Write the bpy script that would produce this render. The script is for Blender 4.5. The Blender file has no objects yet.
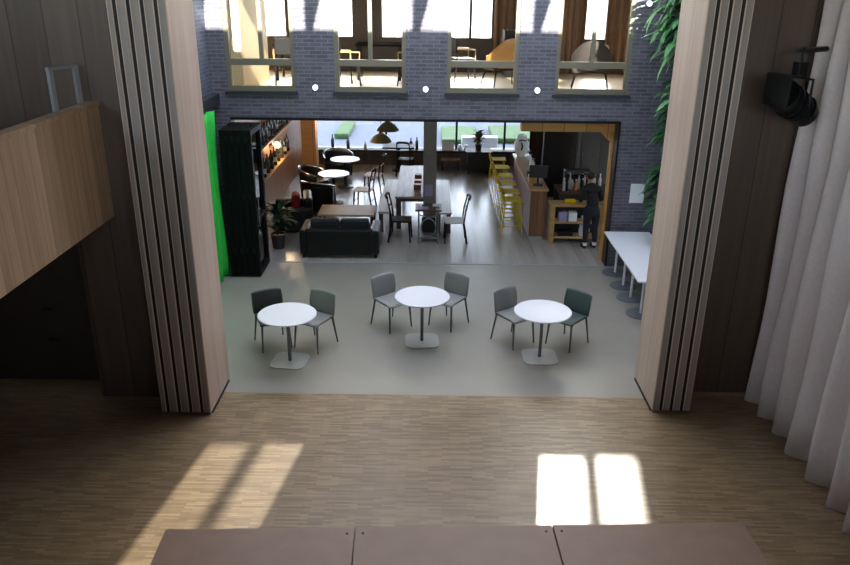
import bpy, bmesh, math, random
from mathutils import Vector, Matrix
random.seed(7)
S = bpy.context.scene
COL = S.collection
PI = math.pi
R = math.radians

# ------------------------------------------------------------------ camera
cd = bpy.data.cameras.new('camera'); cam = bpy.data.objects.new('camera', cd); COL.objects.link(cam)
PITCH, YAW, ROLL, FPX = 0.377590073, -0.008006, -0.0097306, 754.35
f_ = Vector((math.sin(YAW)*math.cos(PITCH), math.cos(YAW)*math.cos(PITCH), -math.sin(PITCH)))
r0 = Vector((math.cos(YAW), -math.sin(YAW), 0)); d0 = f_.cross(r0)
rr = r0*math.cos(ROLL) + d0*math.sin(ROLL); dr = -r0*math.sin(ROLL) + d0*math.cos(ROLL)
M = Matrix.Identity(4)
for i in range(3):
    M[i][0] = rr[i]; M[i][1] = -dr[i]; M[i][2] = -f_[i]
M.translation = Vector((0, 0, 5.0))
cam.matrix_world = M
cd.sensor_fit = 'HORIZONTAL'; cd.sensor_width = 36; cd.lens = FPX*36/850; cd.clip_start = .05; cd.clip_end = 300
S.camera = cam

# ------------------------------------------------------------------ world, sun, exposure
SKY, SUN, SUN_BACK, EXPO = 1.3, 9.0, 16.0, 0.9
w = bpy.data.worlds.new('sky'); S.world = w; w.use_nodes = True
nt = w.node_tree; nt.nodes.clear()
sk = nt.nodes.new('ShaderNodeTexSky'); sk.sky_type = 'NISHITA'; sk.sun_disc = False
sk.sun_elevation = R(30.3); sk.sun_rotation = R(8)
sk.air_density = 1.0; sk.dust_density = 2.0; sk.ozone_density = 1.0
bg = nt.nodes.new('ShaderNodeBackground'); bg.inputs[1].default_value = SKY
wo = nt.nodes.new('ShaderNodeOutputWorld')
hs = nt.nodes.new('ShaderNodeHueSaturation'); hs.inputs['Saturation'].default_value = .5
nt.links.new(sk.outputs[0], hs.inputs['Color']); nt.links.new(hs.outputs[0], bg.inputs[0]); nt.links.new(bg.outputs[0], wo.inputs[0])
def sun(name, d, e, col, ang):
    l = bpy.data.lights.new(name, 'SUN'); l.energy = e; l.color = col; l.angle = R(ang)
    o = bpy.data.objects.new(name, l); COL.objects.link(o)
    o.rotation_euler = Vector(d).to_track_quat('-Z', 'Y').to_euler(); o.location = (0, 30, 30)
sun('sun', (-.145, -1, -.605), SUN, (1, .93, .82), .6)
# the same sun mirrored by the tall glazing across the roofs: it strikes the top of the brick facade
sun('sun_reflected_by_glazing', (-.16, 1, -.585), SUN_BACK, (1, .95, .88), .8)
def portal(loc, rot, sx, sy):
    l = bpy.data.lights.new('portal', 'AREA'); l.shape = 'RECTANGLE'; l.size = sx; l.size_y = sy
    l.cycles.is_portal = True
    o = bpy.data.objects.new('portal', l); COL.objects.link(o); o.location = loc; o.rotation_euler = rot
portal((.35, 11.15, 9.9), (0, 0, 0), 8.5, 4.8)                 # skylight over the atrium
portal((0, 22.1, 1.6), (R(-90), 0, 0), 7.2, 2.1)               # street windows of the cafe
portal((.35, 8.75, 8.5), (R(90), 0, 0), 8.5, 2.6)              # clerestory over the hall opening
portal((-7.25, .95, 6), (R(90), 0, R(90)), 7.5, 1.4)               # added unseen side window, lightens the grey curtain
portal((.75, -3.55, 5.85), (R(90), 0, 0), 9, 1.5)                 # added unseen rear windows, fill light for the hall
portal((0.3, 18.7, 5.9), (R(-90), 0, 0), 8.4, 4.6)             # outer windows of the upper room
S.view_settings.view_transform = 'Standard'; S.view_settings.look = 'None'
S.view_settings.exposure = EXPO; S.view_settings.gamma = 1
S.view_settings.use_curve_mapping = False
S.cycles.max_bounces = 10; S.cycles.diffuse_bounces = 6; S.cycles.transparent_max_bounces = 24
S.cycles.sample_clamp_indirect = 6.0
try:
    S.cycles.use_denoising = True; S.cycles.denoiser = 'OPENIMAGEDENOISE'
except Exception: pass

# ------------------------------------------------------------------ materials
def lin(c):
    return tuple((x/255/12.92 if x/255 <= .04045 else ((x/255+.055)/1.055)**2.4) for x in c) + (1,)
def base(name):
    m = bpy.data.materials.new(name); m.use_nodes = True
    return m, m.node_tree, m.node_tree.nodes['Principled BSDF']
def mat(name, c, rough=.5, metal=0, noise=.08, scale=8, spec=.5, bump=0):
    m, t, b = base(name); L = t.links.new
    b.inputs['Roughness'].default_value = rough; b.inputs['Metallic'].default_value = metal
    b.inputs['Specular IOR Level'].default_value = spec
    tc = t.nodes.new('ShaderNodeTexCoord'); n = t.nodes.new('ShaderNodeTexNoise')
    n.inputs['Scale'].default_value = scale; n.inputs['Detail'].default_value = 4
    L(tc.outputs['Object'], n.inputs['Vector'])
    mr = t.nodes.new('ShaderNodeMapRange'); mr.inputs[1].default_value = .3; mr.inputs[2].default_value = .7
    mr.inputs[3].default_value = 1-noise; mr.inputs[4].default_value = 1+noise
    L(n.outputs['Fac'], mr.inputs[0])
    v = t.nodes.new('ShaderNodeVectorMath'); v.operation = 'SCALE'; v.inputs[0].default_value = lin(c)[:3]
    L(mr.outputs[0], v.inputs['Scale']); L(v.outputs[0], b.inputs['Base Color'])
    if bump:
        bp = t.nodes.new('ShaderNodeBump'); bp.inputs['Strength'].default_value = bump; bp.inputs['Distance'].default_value = .01
        L(n.outputs['Fac'], bp.inputs['Height']); L(bp.outputs[0], b.inputs['Normal'])
    return m
def wood(name, c1, c2, across='X', board=.14, rough=.45, grain=(30, 30, 1.2), joint=True):
    """planks with grain; across = the axis the boards follow one another on"""
    m, t, b = base(name); L = t.links.new
    b.inputs['Roughness'].default_value = rough
    tc = t.nodes.new('ShaderNodeTexCoord'); sp = t.nodes.new('ShaderNodeSeparateXYZ'); L(tc.outputs['Object'], sp.inputs[0])
    dv = t.nodes.new('ShaderNodeMath'); dv.operation = 'DIVIDE'; dv.inputs[1].default_value = board; L(sp.outputs[across], dv.inputs[0])
    fl = t.nodes.new('ShaderNodeMath'); fl.operation = 'FLOOR'; L(dv.outputs[0], fl.inputs[0])
    wn = t.nodes.new('ShaderNodeTexWhiteNoise'); wn.noise_dimensions = '1D'; L(fl.outputs[0], wn.inputs['W'])
    mp = t.nodes.new('ShaderNodeMapping'); mp.inputs['Scale'].default_value = grain; L(tc.outputs['Object'], mp.inputs[0])
    ad = t.nodes.new('ShaderNodeVectorMath'); ad.operation = 'ADD'; L(mp.outputs[0], ad.inputs[0])
    sc = t.nodes.new('ShaderNodeVectorMath'); sc.operation = 'SCALE'; sc.inputs['Scale'].default_value = 40
    L(wn.outputs['Color'], sc.inputs[0]); L(sc.outputs[0], ad.inputs[1])
    n = t.nodes.new('ShaderNodeTexNoise'); n.inputs['Scale'].default_value = 1; n.inputs['Detail'].default_value = 5; n.inputs['Distortion'].default_value = .6
    L(ad.outputs[0], n.inputs['Vector'])
    mx = t.nodes.new('ShaderNodeMath'); mx.operation = 'MULTIPLY_ADD'; mx.inputs[1].default_value = .35; L(wn.outputs['Value'], mx.inputs[0])
    ml = t.nodes.new('ShaderNodeMath'); ml.operation = 'MULTIPLY'; ml.inputs[1].default_value = .8; L(n.outputs['Fac'], ml.inputs[0]); L(ml.outputs[0], mx.inputs[2])
    cr = t.nodes.new('ShaderNodeValToRGB'); cr.color_ramp.elements[0].position = .25; cr.color_ramp.elements[1].position = .8
    cr.color_ramp.elements[0].color = lin(c1); cr.color_ramp.elements[1].color = lin(c2); L(mx.outputs[0], cr.inputs[0])
    out = cr.outputs[0]
    if joint:
        fr = t.nodes.new('ShaderNodeMath'); fr.operation = 'FRACT'; L(dv.outputs[0], fr.inputs[0])
        lt = t.nodes.new('ShaderNodeMath'); lt.operation = 'LESS_THAN'; lt.inputs[1].default_value = .03; L(fr.outputs[0], lt.inputs[0])
        mix = t.nodes.new('ShaderNodeMix'); mix.data_type = 'RGBA'; mix.inputs[7].default_value = tuple(x*.45 for x in lin(c1)[:3])+(1,)
        L(lt.outputs[0], mix.inputs[0]); L(out, mix.inputs[6]); out = mix.outputs[2]
    L(out, b.inputs['Base Color'])
    return m
def bricks(name, c1, c2, cm, plane='XZ', bw=.215, rh=.065, mort=.008, rough=.6, offs=.5, bump=.4):
    m, t, b = base(name); L = t.links.new
    b.inputs['Roughness'].default_value = rough
    tc = t.nodes.new('ShaderNodeTexCoord'); sp = t.nodes.new('ShaderNodeSeparateXYZ'); L(tc.outputs['Object'], sp.inputs[0])
    cb = t.nodes.new('ShaderNodeCombineXYZ'); L(sp.outputs[plane[0]], cb.inputs[0]); L(sp.outputs[plane[1]], cb.inputs[1])
    br = t.nodes.new('ShaderNodeTexBrick'); L(cb.outputs[0], br.inputs['Vector'])
    br.inputs['Scale'].default_value = 1; br.inputs['Brick Width'].default_value = bw; br.inputs['Row Height'].default_value = rh
    br.inputs['Mortar Size'].default_value = mort; br.inputs['Mortar Smooth'].default_value = .1; br.offset = offs
    br.inputs['Color1'].default_value = lin(c1); br.inputs['Color2'].default_value = lin(c2); br.inputs['Mortar'].default_value = lin(cm)
    n = t.nodes.new('ShaderNodeTexNoise'); n.inputs['Scale'].default_value = 3; n.inputs['Detail'].default_value = 6; L(cb.outputs[0], n.inputs['Vector'])
    mr = t.nodes.new('ShaderNodeMapRange'); mr.inputs[1].default_value = .3; mr.inputs[2].default_value = .7; mr.inputs[3].default_value = .88; mr.inputs[4].default_value = 1.12
    L(n.outputs['Fac'], mr.inputs[0])
    v = t.nodes.new('ShaderNodeVectorMath'); v.operation = 'SCALE'; L(br.outputs['Color'], v.inputs[0]); L(mr.outputs[0], v.inputs['Scale'])
    L(v.outputs[0], b.inputs['Base Color'])
    if bump:
        bp = t.nodes.new('ShaderNodeBump'); bp.inputs['Strength'].default_value = bump; bp.inputs['Distance'].default_value = .006; bp.invert = True
        L(br.outputs['Fac'], bp.inputs['Height']); L(bp.outputs[0], b.inputs['Normal'])
    return m
def glass(name, tint=(1, 1, 1), refl=1.0):
    m = bpy.data.materials.new(name); m.use_nodes = True; t = m.node_tree; t.nodes.clear(); L = t.links.new
    o = t.nodes.new('ShaderNodeOutputMaterial'); tr = t.nodes.new('ShaderNodeBsdfTransparent'); gl = t.nodes.new('ShaderNodeBsdfGlossy')
    tr.inputs[0].default_value = tint+(1,); gl.inputs['Roughness'].default_value = .02
    fr = t.nodes.new('ShaderNodeFresnel'); fr.inputs[0].default_value = 1.5
    mu = t.nodes.new('ShaderNodeMath'); mu.operation = 'MULTIPLY'; mu.inputs[1].default_value = refl; L(fr.outputs[0], mu.inputs[0])
    mx = t.nodes.new('ShaderNodeMixShader'); L(mu.outputs[0], mx.inputs[0]); L(tr.outputs[0], mx.inputs[1]); L(gl.outputs[0], mx.inputs[2]); L(mx.outputs[0], o.inputs[0])
    return m
def sheer(name, c, open_=.4):
    m = bpy.data.materials.new(name); m.use_nodes = True; t = m.node_tree; t.nodes.clear(); L = t.links.new
    o = t.nodes.new('ShaderNodeOutputMaterial'); tr = t.nodes.new('ShaderNodeBsdfTransparent'); d = t.nodes.new('ShaderNodeBsdfDiffuse')
    d.inputs[0].default_value = lin(c); mx = t.nodes.new('ShaderNodeMixShader'); mx.inputs[0].default_value = 1-open_
    L(tr.outputs[0], mx.inputs[1]); L(d.outputs[0], mx.inputs[2]); L(mx.outputs[0], o.inputs[0])
    return m
def glow(name, c, e):
    m, t, b = base(name); b.inputs['Base Color'].default_value = lin(c)
    b.inputs['Emission Color'].default_value = lin(c); b.inputs['Emission Strength'].default_value = e
    return m

MT = dict(
    brick=bricks('dark blue brick', (80, 78, 87), (101, 100, 109), (116, 116, 124), 'XZ'),
    brick_side=bricks('dark blue brick side', (74, 80, 94), (98, 104, 120), (112, 118, 132), 'YZ'),
    parquet=bricks('mosaic parquet', (122, 101, 75), (154, 130, 98), (98, 80, 60), 'XY', .24, .028, .001, .38, .37, 0),
    lino=mat('grey floor', (146, 142, 131), .38, noise=.04, scale=2),
    cafe_floor=wood('cafe floor boards', (146, 140, 132), (170, 163, 155), 'X', .16, .23, (6, .8, 1), False),
    tan=wood('tan oak panel', (192, 167, 147), (220, 198, 180), 'Y', .3, .5, (12, 12, .8), False),
    tan_shade=wood('shaded oak', (128, 120, 114), (152, 143, 136), 'X', .3, .5, (12, 12, .8), False),  # same oak, greyed to paint in the shade on the hall side
    oak_wall_x=wood('oak wall boards', (76, 63, 54), (98, 83, 71), 'X', .38, .5, (14, 14, .8)),
    oak_wall_y=wood('oak balcony boards', (172, 142, 112), (212, 182, 148), 'Y', .16, .5, (14, 14, .8)),
    gap=mat('flat black', (14, 14, 15), .7),
    black=mat('black metal', (18, 19, 21), .35, spec=.4),
    blackf=mat('black frame', (15, 15, 16), .6, spec=.15),
    dark=mat('dark paint', (78, 70, 64), .7),
    darkest=mat('charcoal paint', (36, 34, 33), .7),
    white=mat('white laminate', (236, 238, 242), .3, noise=.01),
    whitep=mat('white paint', (225, 224, 218), .7, noise=.02),
    cream=mat('cream board', (222, 200, 160), .6, noise=.03),
    grey=mat('grey plastic', (142, 142, 140), .42, noise=.03),
    greenish=mat('dark green plastic', (72, 88, 82), .42, noise=.03),
    charcoal=mat('charcoal plastic', (46, 48, 47), .42, noise=.03),
    legg=mat('grey leg plastic', (84, 86, 86), .45, noise=.03),
    steel=mat('satin steel plate', (176, 178, 178), .45, .15, noise=.03),
    pole=mat('dark steel column', (70, 72, 74), .3, .7, noise=.03),
    frame=mat('olive bronze aluminium', (120, 116, 98), .4, .2, noise=.03),
    sill=mat('dark sill', (42, 44, 50), .5),
    glass=glass('clear glass', (.93, .95, .95), 1.0), glass_d=glass('dark tinted glass', (.25, .3, .32), 1.3),
    sheer=sheer('sheer blind', (215, 190, 150), .74),
    green=mat('green stage cloth', (50, 204, 74), .8, noise=.06),
    drape=mat('grey wool drape', (214, 203, 200), .9, noise=.05, scale=30),
    plaster=mat('grey plaster', (150, 150, 152), .8, noise=.04), pale=mat('pale ceiling', (190, 188, 182), .8),
    ply=mat('brown plywood', (140, 114, 97), .5, noise=.08, scale=5),
    leather=mat('black leather', (18, 19, 18), .42, noise=.1, spec=.3), leather2=mat('navy cushion', (20, 20, 26), .6),
    walnut=wood('walnut', (58, 40, 28), (92, 64, 44), 'X', .12, .4, (20, 2, 20)),
    oldwood=wood('bleached table planks', (150, 136, 120), (196, 182, 164), 'X', .14, .4, (18, 1.6, 18)),
    oldwood_d=mat('dark timber leg', (70, 52, 40), .5), bent=mat('black bentwood', (24, 20, 19), .55, spec=.25),
    seatc=mat('cream seat pad', (206, 204, 196), .6),
    barwood=wood('bar cladding', (104, 70, 46), (146, 102, 68), 'Y', .1, .4, (16, 16, 1)),
    barwood_x=wood('bar end cladding', (104, 70, 46), (146, 102, 68), 'X', .11, .4, (16, 16, 1)),
    bartop=wood('bar top', (176, 138, 96), (206, 170, 126), 'X', .2, .35, (10, 1, 10)),
    pine=wood('pale pine', (172, 136, 88), (204, 168, 116), 'X', .3, .45, (2, 14, 14), False),
    honey=wood('honey wood lining', (176, 126, 66), (204, 152, 86), 'X', .4, .4, (2, 14, 14)),
    honey_y=wood('honey wall boards', (150, 102, 58), (186, 132, 80), 'Y', .2, .4, (14, 14, 1)),
    yellow=mat('yellow paint', (232, 202, 10), .75, spec=.1, noise=.03), glareyellow=mat('glare yellow paint', (228, 206, 50), .75, spec=.12, noise=.03),  # the paler yellow paints reflected glare onto the far stools
    chrome=mat('bright steel', (190, 192, 195), .2, .9, noise=.02),
    iron=mat('grey cast iron', (120, 124, 126), .45, .3),
    paper=mat('white paper', (236, 238, 240), .7, noise=.01), lilac=mat('lilac paper', (160, 152, 188), .7, noise=.03),
    leaf=mat('green leaf', (36, 82, 46), .45, noise=.25, scale=6), leaf_l=mat('light green leaf', (78, 138, 80), .45, noise=.25, scale=6),
    leaf_d=mat('dark leaf', (34, 66, 36), .5, noise=.25), leaf_o=mat('olive leaf', (110, 104, 60), .5, noise=.25), stem=mat('stem', (78, 76, 44), .6),
    pot=mat('dark pot', (44, 38, 44), .5), red=mat('red fabric', (150, 28, 36), .8),
    bottle=mat('dark bottle', (22, 26, 24), .15, spec=.6), bottle_g=mat('green bottle', (40, 66, 50), .15, spec=.6), clearb=mat('pale bottle', (190, 196, 196), .2),
    brown=wood('brown curtain cloth', (88, 64, 46), (140, 106, 76), 'X', .12, .8, (22, 6, .5), False),
    tanl=mat('tan leather', (196, 140, 74), .5, noise=.08), brownf=mat('brown armchair fabric', (58, 48, 42), .8),
    cream_floor=mat('upper floor', (196, 176, 142), .45, noise=.05),
    ground=mat('asphalt', (84, 86, 92), .8, noise=.08), grass=mat('lawn', (72, 92, 44), .9, noise=.25), street=mat('pale render', (216, 216, 216), .8),
    roofing=mat('pale gravel roof', (200, 200, 196), .9),
    skin=mat('skin', (196, 150, 122), .5, noise=.04), hair=mat('brown hair', (52, 36, 26), .5), cloth=mat('black cotton', (20, 20, 23), .8), jean=mat('navy denim', (24, 27, 38), .8),
    orange=mat('amber glass', (200, 120, 50), .4), olive=mat('olive lamp shade', (92, 86, 52), .5), jute=mat('warm beige top', (182, 158, 128), .5),
    matt=mat('matt black board', (20, 18, 18), .95, spec=0), taupe=mat('taupe paint', (66, 58, 52), .7), column=mat('warm grey paint', (128, 120, 112), .6), fridge=mat('dark fridge enamel', (52, 48, 44), .5),
    street_glass=glass('blue street glass', (.86, .92, 1.0), 1.0), discs=mat('grey disc foot', (104, 108, 114), .4), post=mat('grey table column', (112, 114, 116), .35, .3),
    bulb=glow('warm lamp', (255, 214, 150), 1.6), spotlamp=glow('white lamp', (245, 248, 255), 1.2),
)

# ------------------------------------------------------------------ mesh helpers
class MB:
    def __init__(s): s.v = []; s.f = []
    def add(s, vs, fs):
        n = len(s.v); s.v += [tuple(v) for v in vs]; s.f += [tuple(i+n for i in f) for f in fs]; return s
    def box(s, x0, y0, z0, x1, y1, z1):
        v = [(x, y, z) for z in (z0, z1) for y in (y0, y1) for x in (x0, x1)]
        return s.add(v, [(0, 2, 3, 1), (4, 5, 7, 6), (0, 1, 5, 4), (2, 6, 7, 3), (0, 4, 6, 2), (1, 3, 7, 5)])
    def tube(s, pts, r, n=8, r2=None, closed=False):
        P = [Vector(p) for p in pts]; k = len(P); rings = []; up = None
        for i in range(k):
            if closed: d = P[(i+1) % k]-P[i-1]
            else: d = P[min(i+1, k-1)]-P[max(i-1, 0)]
            d.normalize()
            if up is None: up = Vector((0, 0, 1)) if abs(d.z) < .9 else Vector((1, 0, 0))
            a = d.cross(up)
            if a.length < 1e-4: a = d.cross(Vector((0, 1, 0)))
            a.normalize(); b = a.cross(d).normalized(); up = b
            q = r if r2 is None else r+(r2-r)*i/max(1, k-1)
            rings.append([P[i]+a*q*math.cos(2*PI*j/n)+b*q*math.sin(2*PI*j/n) for j in range(n)])
        v = [p for g in rings for p in g]; f = []
        for i in range(k if closed else k-1):
            A = i*n; B = ((i+1) % k)*n
            for j in range(n): f.append((A+j, A+(j+1) % n, B+(j+1) % n, B+j))
        if not closed: f += [tuple(range(n))[::-1], tuple((k-1)*n+j for j in range(n))]
        return s.add(v, f)
    def bar(s, p0, p1, a, b=None):
        """square bar"""
        return s.tube([p0, p1], a*.7071, 4, None if b is None else b*.7071)
    def lathe(s, prof, c=(0, 0, 0), n=20):
        v = []; f = []; k = len(prof)
        for r, z in prof:
            for j in range(n): v.append((c[0]+r*math.cos(2*PI*j/n), c[1]+r*math.sin(2*PI*j/n), c[2]+z))
        for i in range(k-1):
            for j in range(n): f.append((i*n+j, i*n+(j+1) % n, (i+1)*n+(j+1) % n, (i+1)*n+j))
        f += [tuple(range(n))[::-1], tuple((k-1)*n+j for j in range(n))]
        return s.add(v, f)
    def prism(s, poly, z0, z1):
        n = len(poly); v = [(x, y, z0) for x, y in poly]+[(x, y, z1) for x, y in poly]
        return s.add(v, [tuple(range(n))[::-1], tuple(range(n, 2*n))]+[(i, (i+1) % n, n+(i+1) % n, n+i) for i in range(n)])
    def sheet(s, fn, nu, nv, th=None):
        """surface fn(u,v); thickness th gives it a back"""
        g = [[Vector(fn(i/nu, j/nv)) for j in range(nv+1)] for i in range(nu+1)]
        vs = [p for row in g for p in row]; W = nv+1
        fs = [(i*W+j, (i+1)*W+j, (i+1)*W+j+1, i*W+j+1) for i in range(nu) for j in range(nv)]
        if th:
            nv_ = []
            for i in range(nu+1):
                for j in range(nv+1):
                    du = g[min(i+1, nu)][j]-g[max(i-1, 0)][j]; dv = g[i][min(j+1, nv)]-g[i][max(j-1, 0)]
                    nn = du.cross(dv); nn = nn.normalized() if nn.length > 1e-9 else Vector((0, 0, 1))
                    nv_.append(g[i][j]-nn*th)
            n0 = len(vs); vs += nv_
            fs += [tuple(n0+k for k in f[::-1]) for f in list(fs)]
            edge = [(i, 0) for i in range(nu+1)]+[(nu, j) for j in range(1, nv+1)]+[(i, nv) for i in range(nu-1, -1, -1)]+[(0, j) for j in range(nv-1, 0, -1)]
            idx = [i*W+j for i, j in edge]
            for a, b in zip(idx, idx[1:]+idx[:1]): fs.append((b, a, a+n0, b+n0))
        return s.add(vs, fs)
    def build(s, name, m, parent=None, loc=(0, 0, 0), bevel=0, smooth=False, rz=0, sub=0):
        me = bpy.data.meshes.new(name); me.from_pydata(s.v, [], s.f); me.update()
        bm = bmesh.new(); bm.from_mesh(me); bmesh.ops.recalc_face_normals(bm, faces=bm.faces); bm.to_mesh(me); bm.free()
        o = bpy.data.objects.new(name, me); COL.objects.link(o)
        me.materials.append(MT[m] if isinstance(m, str) else m)
        if parent: o.parent = parent
        o.location = loc; o.rotation_euler = (0, 0, rz)
        if smooth:
            for p in me.polygons: p.use_smooth = True
            if smooth != 'all':
                try: me.set_sharp_from_angle(angle=R(40))
                except Exception: pass
        if bevel:
            b = o.modifiers.new('bevel', 'BEVEL'); b.width = bevel; b.segments = 2; b.limit_method = 'ANGLE'; b.angle_limit = R(40)
        if sub:
            u = o.modifiers.new('sub', 'SUBSURF'); u.levels = sub; u.render_levels = sub
        return o
def tag(o, label, cat, group=None, kind=None):
    o['label'] = label; o['category'] = cat
    if group: o['group'] = group
    if kind: o['kind'] = kind
    return o
def thing(name, label, cat, loc=(0, 0, 0), rz=0, group=None):
    o = bpy.data.objects.new(name, None); COL.objects.link(o); o.empty_display_size = .1
    o.location = loc; o.rotation_euler = (0, 0, rz)
    return tag(o, label, cat, group)
KIDS = {}
def dup(root, loc, rz, label, group=None):
    def cp(o, p):
        c = o.copy(); COL.objects.link(c)
        if p: c.parent = p
        for ch in [q for q in ALL() if q.parent == o]: cp(ch, c)
        return c
    def ALL(): return list(bpy.data.objects)
    r = cp(root, None); r.location = loc; r.rotation_euler = (0, 0, rz); r['label'] = label
    if group: r['group'] = group
    return r
def struct(o): o['kind'] = 'structure'; return o
def B(x0, y0, z0, x1, y1, z1): return MB().box(x0, y0, z0, x1, y1, z1)
def wall(name, m, plane, t0, t1, a0, a1, z0, z1, holes=()):
    """upright wall: plane 'Y' spans a in X (thickness t in Y), 'X' spans a in Y; holes are (a0,a1,z0,z1)"""
    A = sorted({a0, a1, *[h[0] for h in holes], *[h[1] for h in holes]}); Z = sorted({z0, z1, *[h[2] for h in holes], *[h[3] for h in holes]})
    mb = MB()
    for p, q in zip(A, A[1:]):
        run = None
        for u, v in zip(Z, Z[1:]):
            cx, cz = (p+q)/2, (u+v)/2
            if any(h[0] < cx < h[1] and h[2] < cz < h[3] for h in holes): continue
            if plane == 'Y': mb.box(p, t0, u, q, t1, v)
            else: mb.box(t0, p, u, t1, q, v)
    return struct(mb.build(name, m))
def blade(mb, p, az, el, ln, wd, droop, n=5, twist=0):
    """a long leaf that bends down, with a midrib fold"""
    P = []; x, y, z = p; e = el
    for i in range(n+1):
        t = i/n; wv = wd*math.sin(PI*min(1, .12+.88*t))**.8*(1 if t < 1 else .05)
        P.append(((x, y, z), wv)); st = ln/n
        x += math.cos(az)*math.cos(e)*st; y += math.sin(az)*math.cos(e)*st; z += math.sin(e)*st; e -= droop/n
    sx, sy = -math.sin(az), math.cos(az); vs = []; fs = []
    for (c, wv) in P:
        vs += [(c[0]-sx*wv, c[1]-sy*wv, c[2]+wv*.3), c, (c[0]+sx*wv, c[1]+sy*wv, c[2]+wv*.3)]
    for i in range(n):
        fs += [(3*i, 3*i+1, 3*i+4, 3*i+3), (3*i+1, 3*i+2, 3*i+5, 3*i+4)]
    mb.add(vs, fs)

FY = 13.6           # brick facade
# ------------------------------------------------------------------ SETTING: floors and shells
struct(B(-7.2, -3.2, -.2, 5.2, 8.62, 0).build('floor_hall', 'parquet'))
struct(B(-4.2, 8.62, -.2, 5.2, 13.57, 0).build('floor_atrium', 'lino'))
struct(B(-7.2, 8.62, -.2, -4.2, 11, 0).build('floor_passage', 'parquet'))
struct(B(-4.2, 13.62, -.2, 7, 22.2, 0).build('floor_cafe', 'cafe_floor'))
struct(MB().box(2.84, 8.62, -.02, 4.8, 8.8, .001).box(-4.2, 8.5, -.02, -2.7, 8.62, .001).build('floor_hall_edge', 'parquet'))
struct(B(-3.62, 13.57, -.2, 3.36, 13.62, .004).build('trim_1', 'plaster'))       # door track in the floor
W1, W2, W3, W4 = (-3.62, -2.42), (-1.72, -.48), (.24, 1.48), (2.13, 3.42)
wall('wall_facade', 'brick', 'Y', FY, FY+.25, -4.25, 5.2, 0, 10.2, [(-3.62, 3.36, 0, 2.74)]+[(a, b, 3.2, 5.3) for a, b in (W1, W2, W3, W4)])
struct(MB().box(-3.62, FY-.015, 2.70, 3.36, FY+.26, 2.745).box(3.325, FY-.015, 0, 3.36, FY+.26, 2.70).build('trim_2', 'black'))
wall('wall_atrium_left', 'brick_side', 'X', -4.2, -3.92, 8.75, FY, 0, 10.2)
wall('wall_atrium_right', 'brick_side', 'X', 4.75, 5.2, 8.9, FY, 0, 10.2)
struct(B(-3.92, 8.98, 2.97, -3.78, FY, 3.16).build('trim_3', 'sill'))           # pelmet over the green cloth
# hall shell
wall('wall_hall_left', 'dark', 'X', -7.2, -6.9, -3.2, 11, 0, 6.8, [(-2.5, 4.4, 5.3, 6.7)])  # high opening added out of view to brighten the curtain
wall('wall_hall_right', 'dark', 'X', 4.8, 5.2, -3.2, 8.75, 0, 6.8)
wall('wall_hall_back', 'pale', 'Y', -3.5, -3.2, -7.2, 5.2, 0, 6.8, [(-3.2, 4.7, 4.9, 6.7)])  # high opening added behind the camera as fill light
struct(B(-7.2, -7.2, 6.8, 5.2, -3.5, 7.02).build('sun_blocker_slab', 'pale'))  # unseen slab added to keep the mirrored sun out of the rear opening
wall('wall_hall_front_left', 'oak_wall_x', 'Y', 8.48, 8.64, -6.9, -3.32, 0, 7.0, [(-6.9, -4.22, 0, 2.3)])
wall('wall_hall_front_right', 'oak_wall_x', 'Y', 8.80, 8.94, 3.30, 4.8, 0, 7.0)
d_ = struct(B(-6.9, 8.90, 0, -4.2, 8.97, 2.45).build('door_5', 'taupe'))
for zz, yy in ((1.05, -5.0), (.62, -4.98)): MB().tube([(yy, 8.90, zz), (yy, 8.85, zz), (yy+.14, 8.85, zz)], .016, 8).build('door_handle', 'black', d_)
struct(B(-6.9, 8.86, 2.45, -4.2, 11, 2.6).build('ceiling_passage', 'darkest'))
struct(B(-7.2, -3.5, 6.8, 5.2, 8.86, 7.02).build('ceiling_hall', 'dark'))
# balcony on the left: slab, boarded parapet, cap
struct(B(-6.9, -3.2, 2.43, -3.82, 8.48, 2.56).build('floor_balcony', 'dark'))
struct(B(-3.82, -3.2, 2.43, -3.72, 8.48, 3.71).build('wall_balcony_parapet', 'oak_wall_y'))
struct(B(-3.85, -3.2, 3.71, -3.70, 8.48, 3.75).build('trim_4', 'oak_wall_y'))
# atrium roof: beams with open sky between, glazing line over the hall opening
struct(MB().box(-4.2, 8.7, 10.2, 5.2, 8.9, 10.5).box(-4.2, FY, 10.2, 5.2, FY+.3, 10.5).build('beam_edge', 'frame'))
for i, x in enumerate((-3.35, -1.40, .44, 2.5, 4.4)):
    struct(B(x-.06, 8.9, 6.9, x+.06, FY, 7.45).build('beam_roof', 'frame'))
# cafe shell
wall('wall_cafe_left', 'honey_y', 'X', -4.2, -3.75, 13.85, 22.2, 0, 2.74)
wall('wall_cafe_right', 'darkest', 'X', 6.6, 7, 13.85, 22.2, 0, 2.74)
wall('wall_cafe_rear', 'walnut', 'Y', 22.0, 22.2, -4.2, 7, 0, 2.74, [(-3.6, 2.9, .5, 2.62)])
wall('wall_kitchen', 'darkest', 'Y', 18.6, 18.75, 2.75, 6.6, 0, 2.74)
struct(B(-4.2, 13.85, 2.74, 7, 22.2, 3.03).build('ceiling_cafe', 'pale'))
for i, x in enumerate((-3.6, -1.35, .70, 2.1, 2.87)):
    struct(MB().box(x-.03, 22.02, .5, x+.03, 22.14, 2.62).build('window_mullion', 'black'))
struct(B(-3.6, 22.06, .5, 2.9, 22.075, 2.62).build('window_6', 'street_glass'))
struct(B(-3.7, 21.68, .44, 2.9, 22.0, .5).build('sill_rear', 'darkest'))
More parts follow.
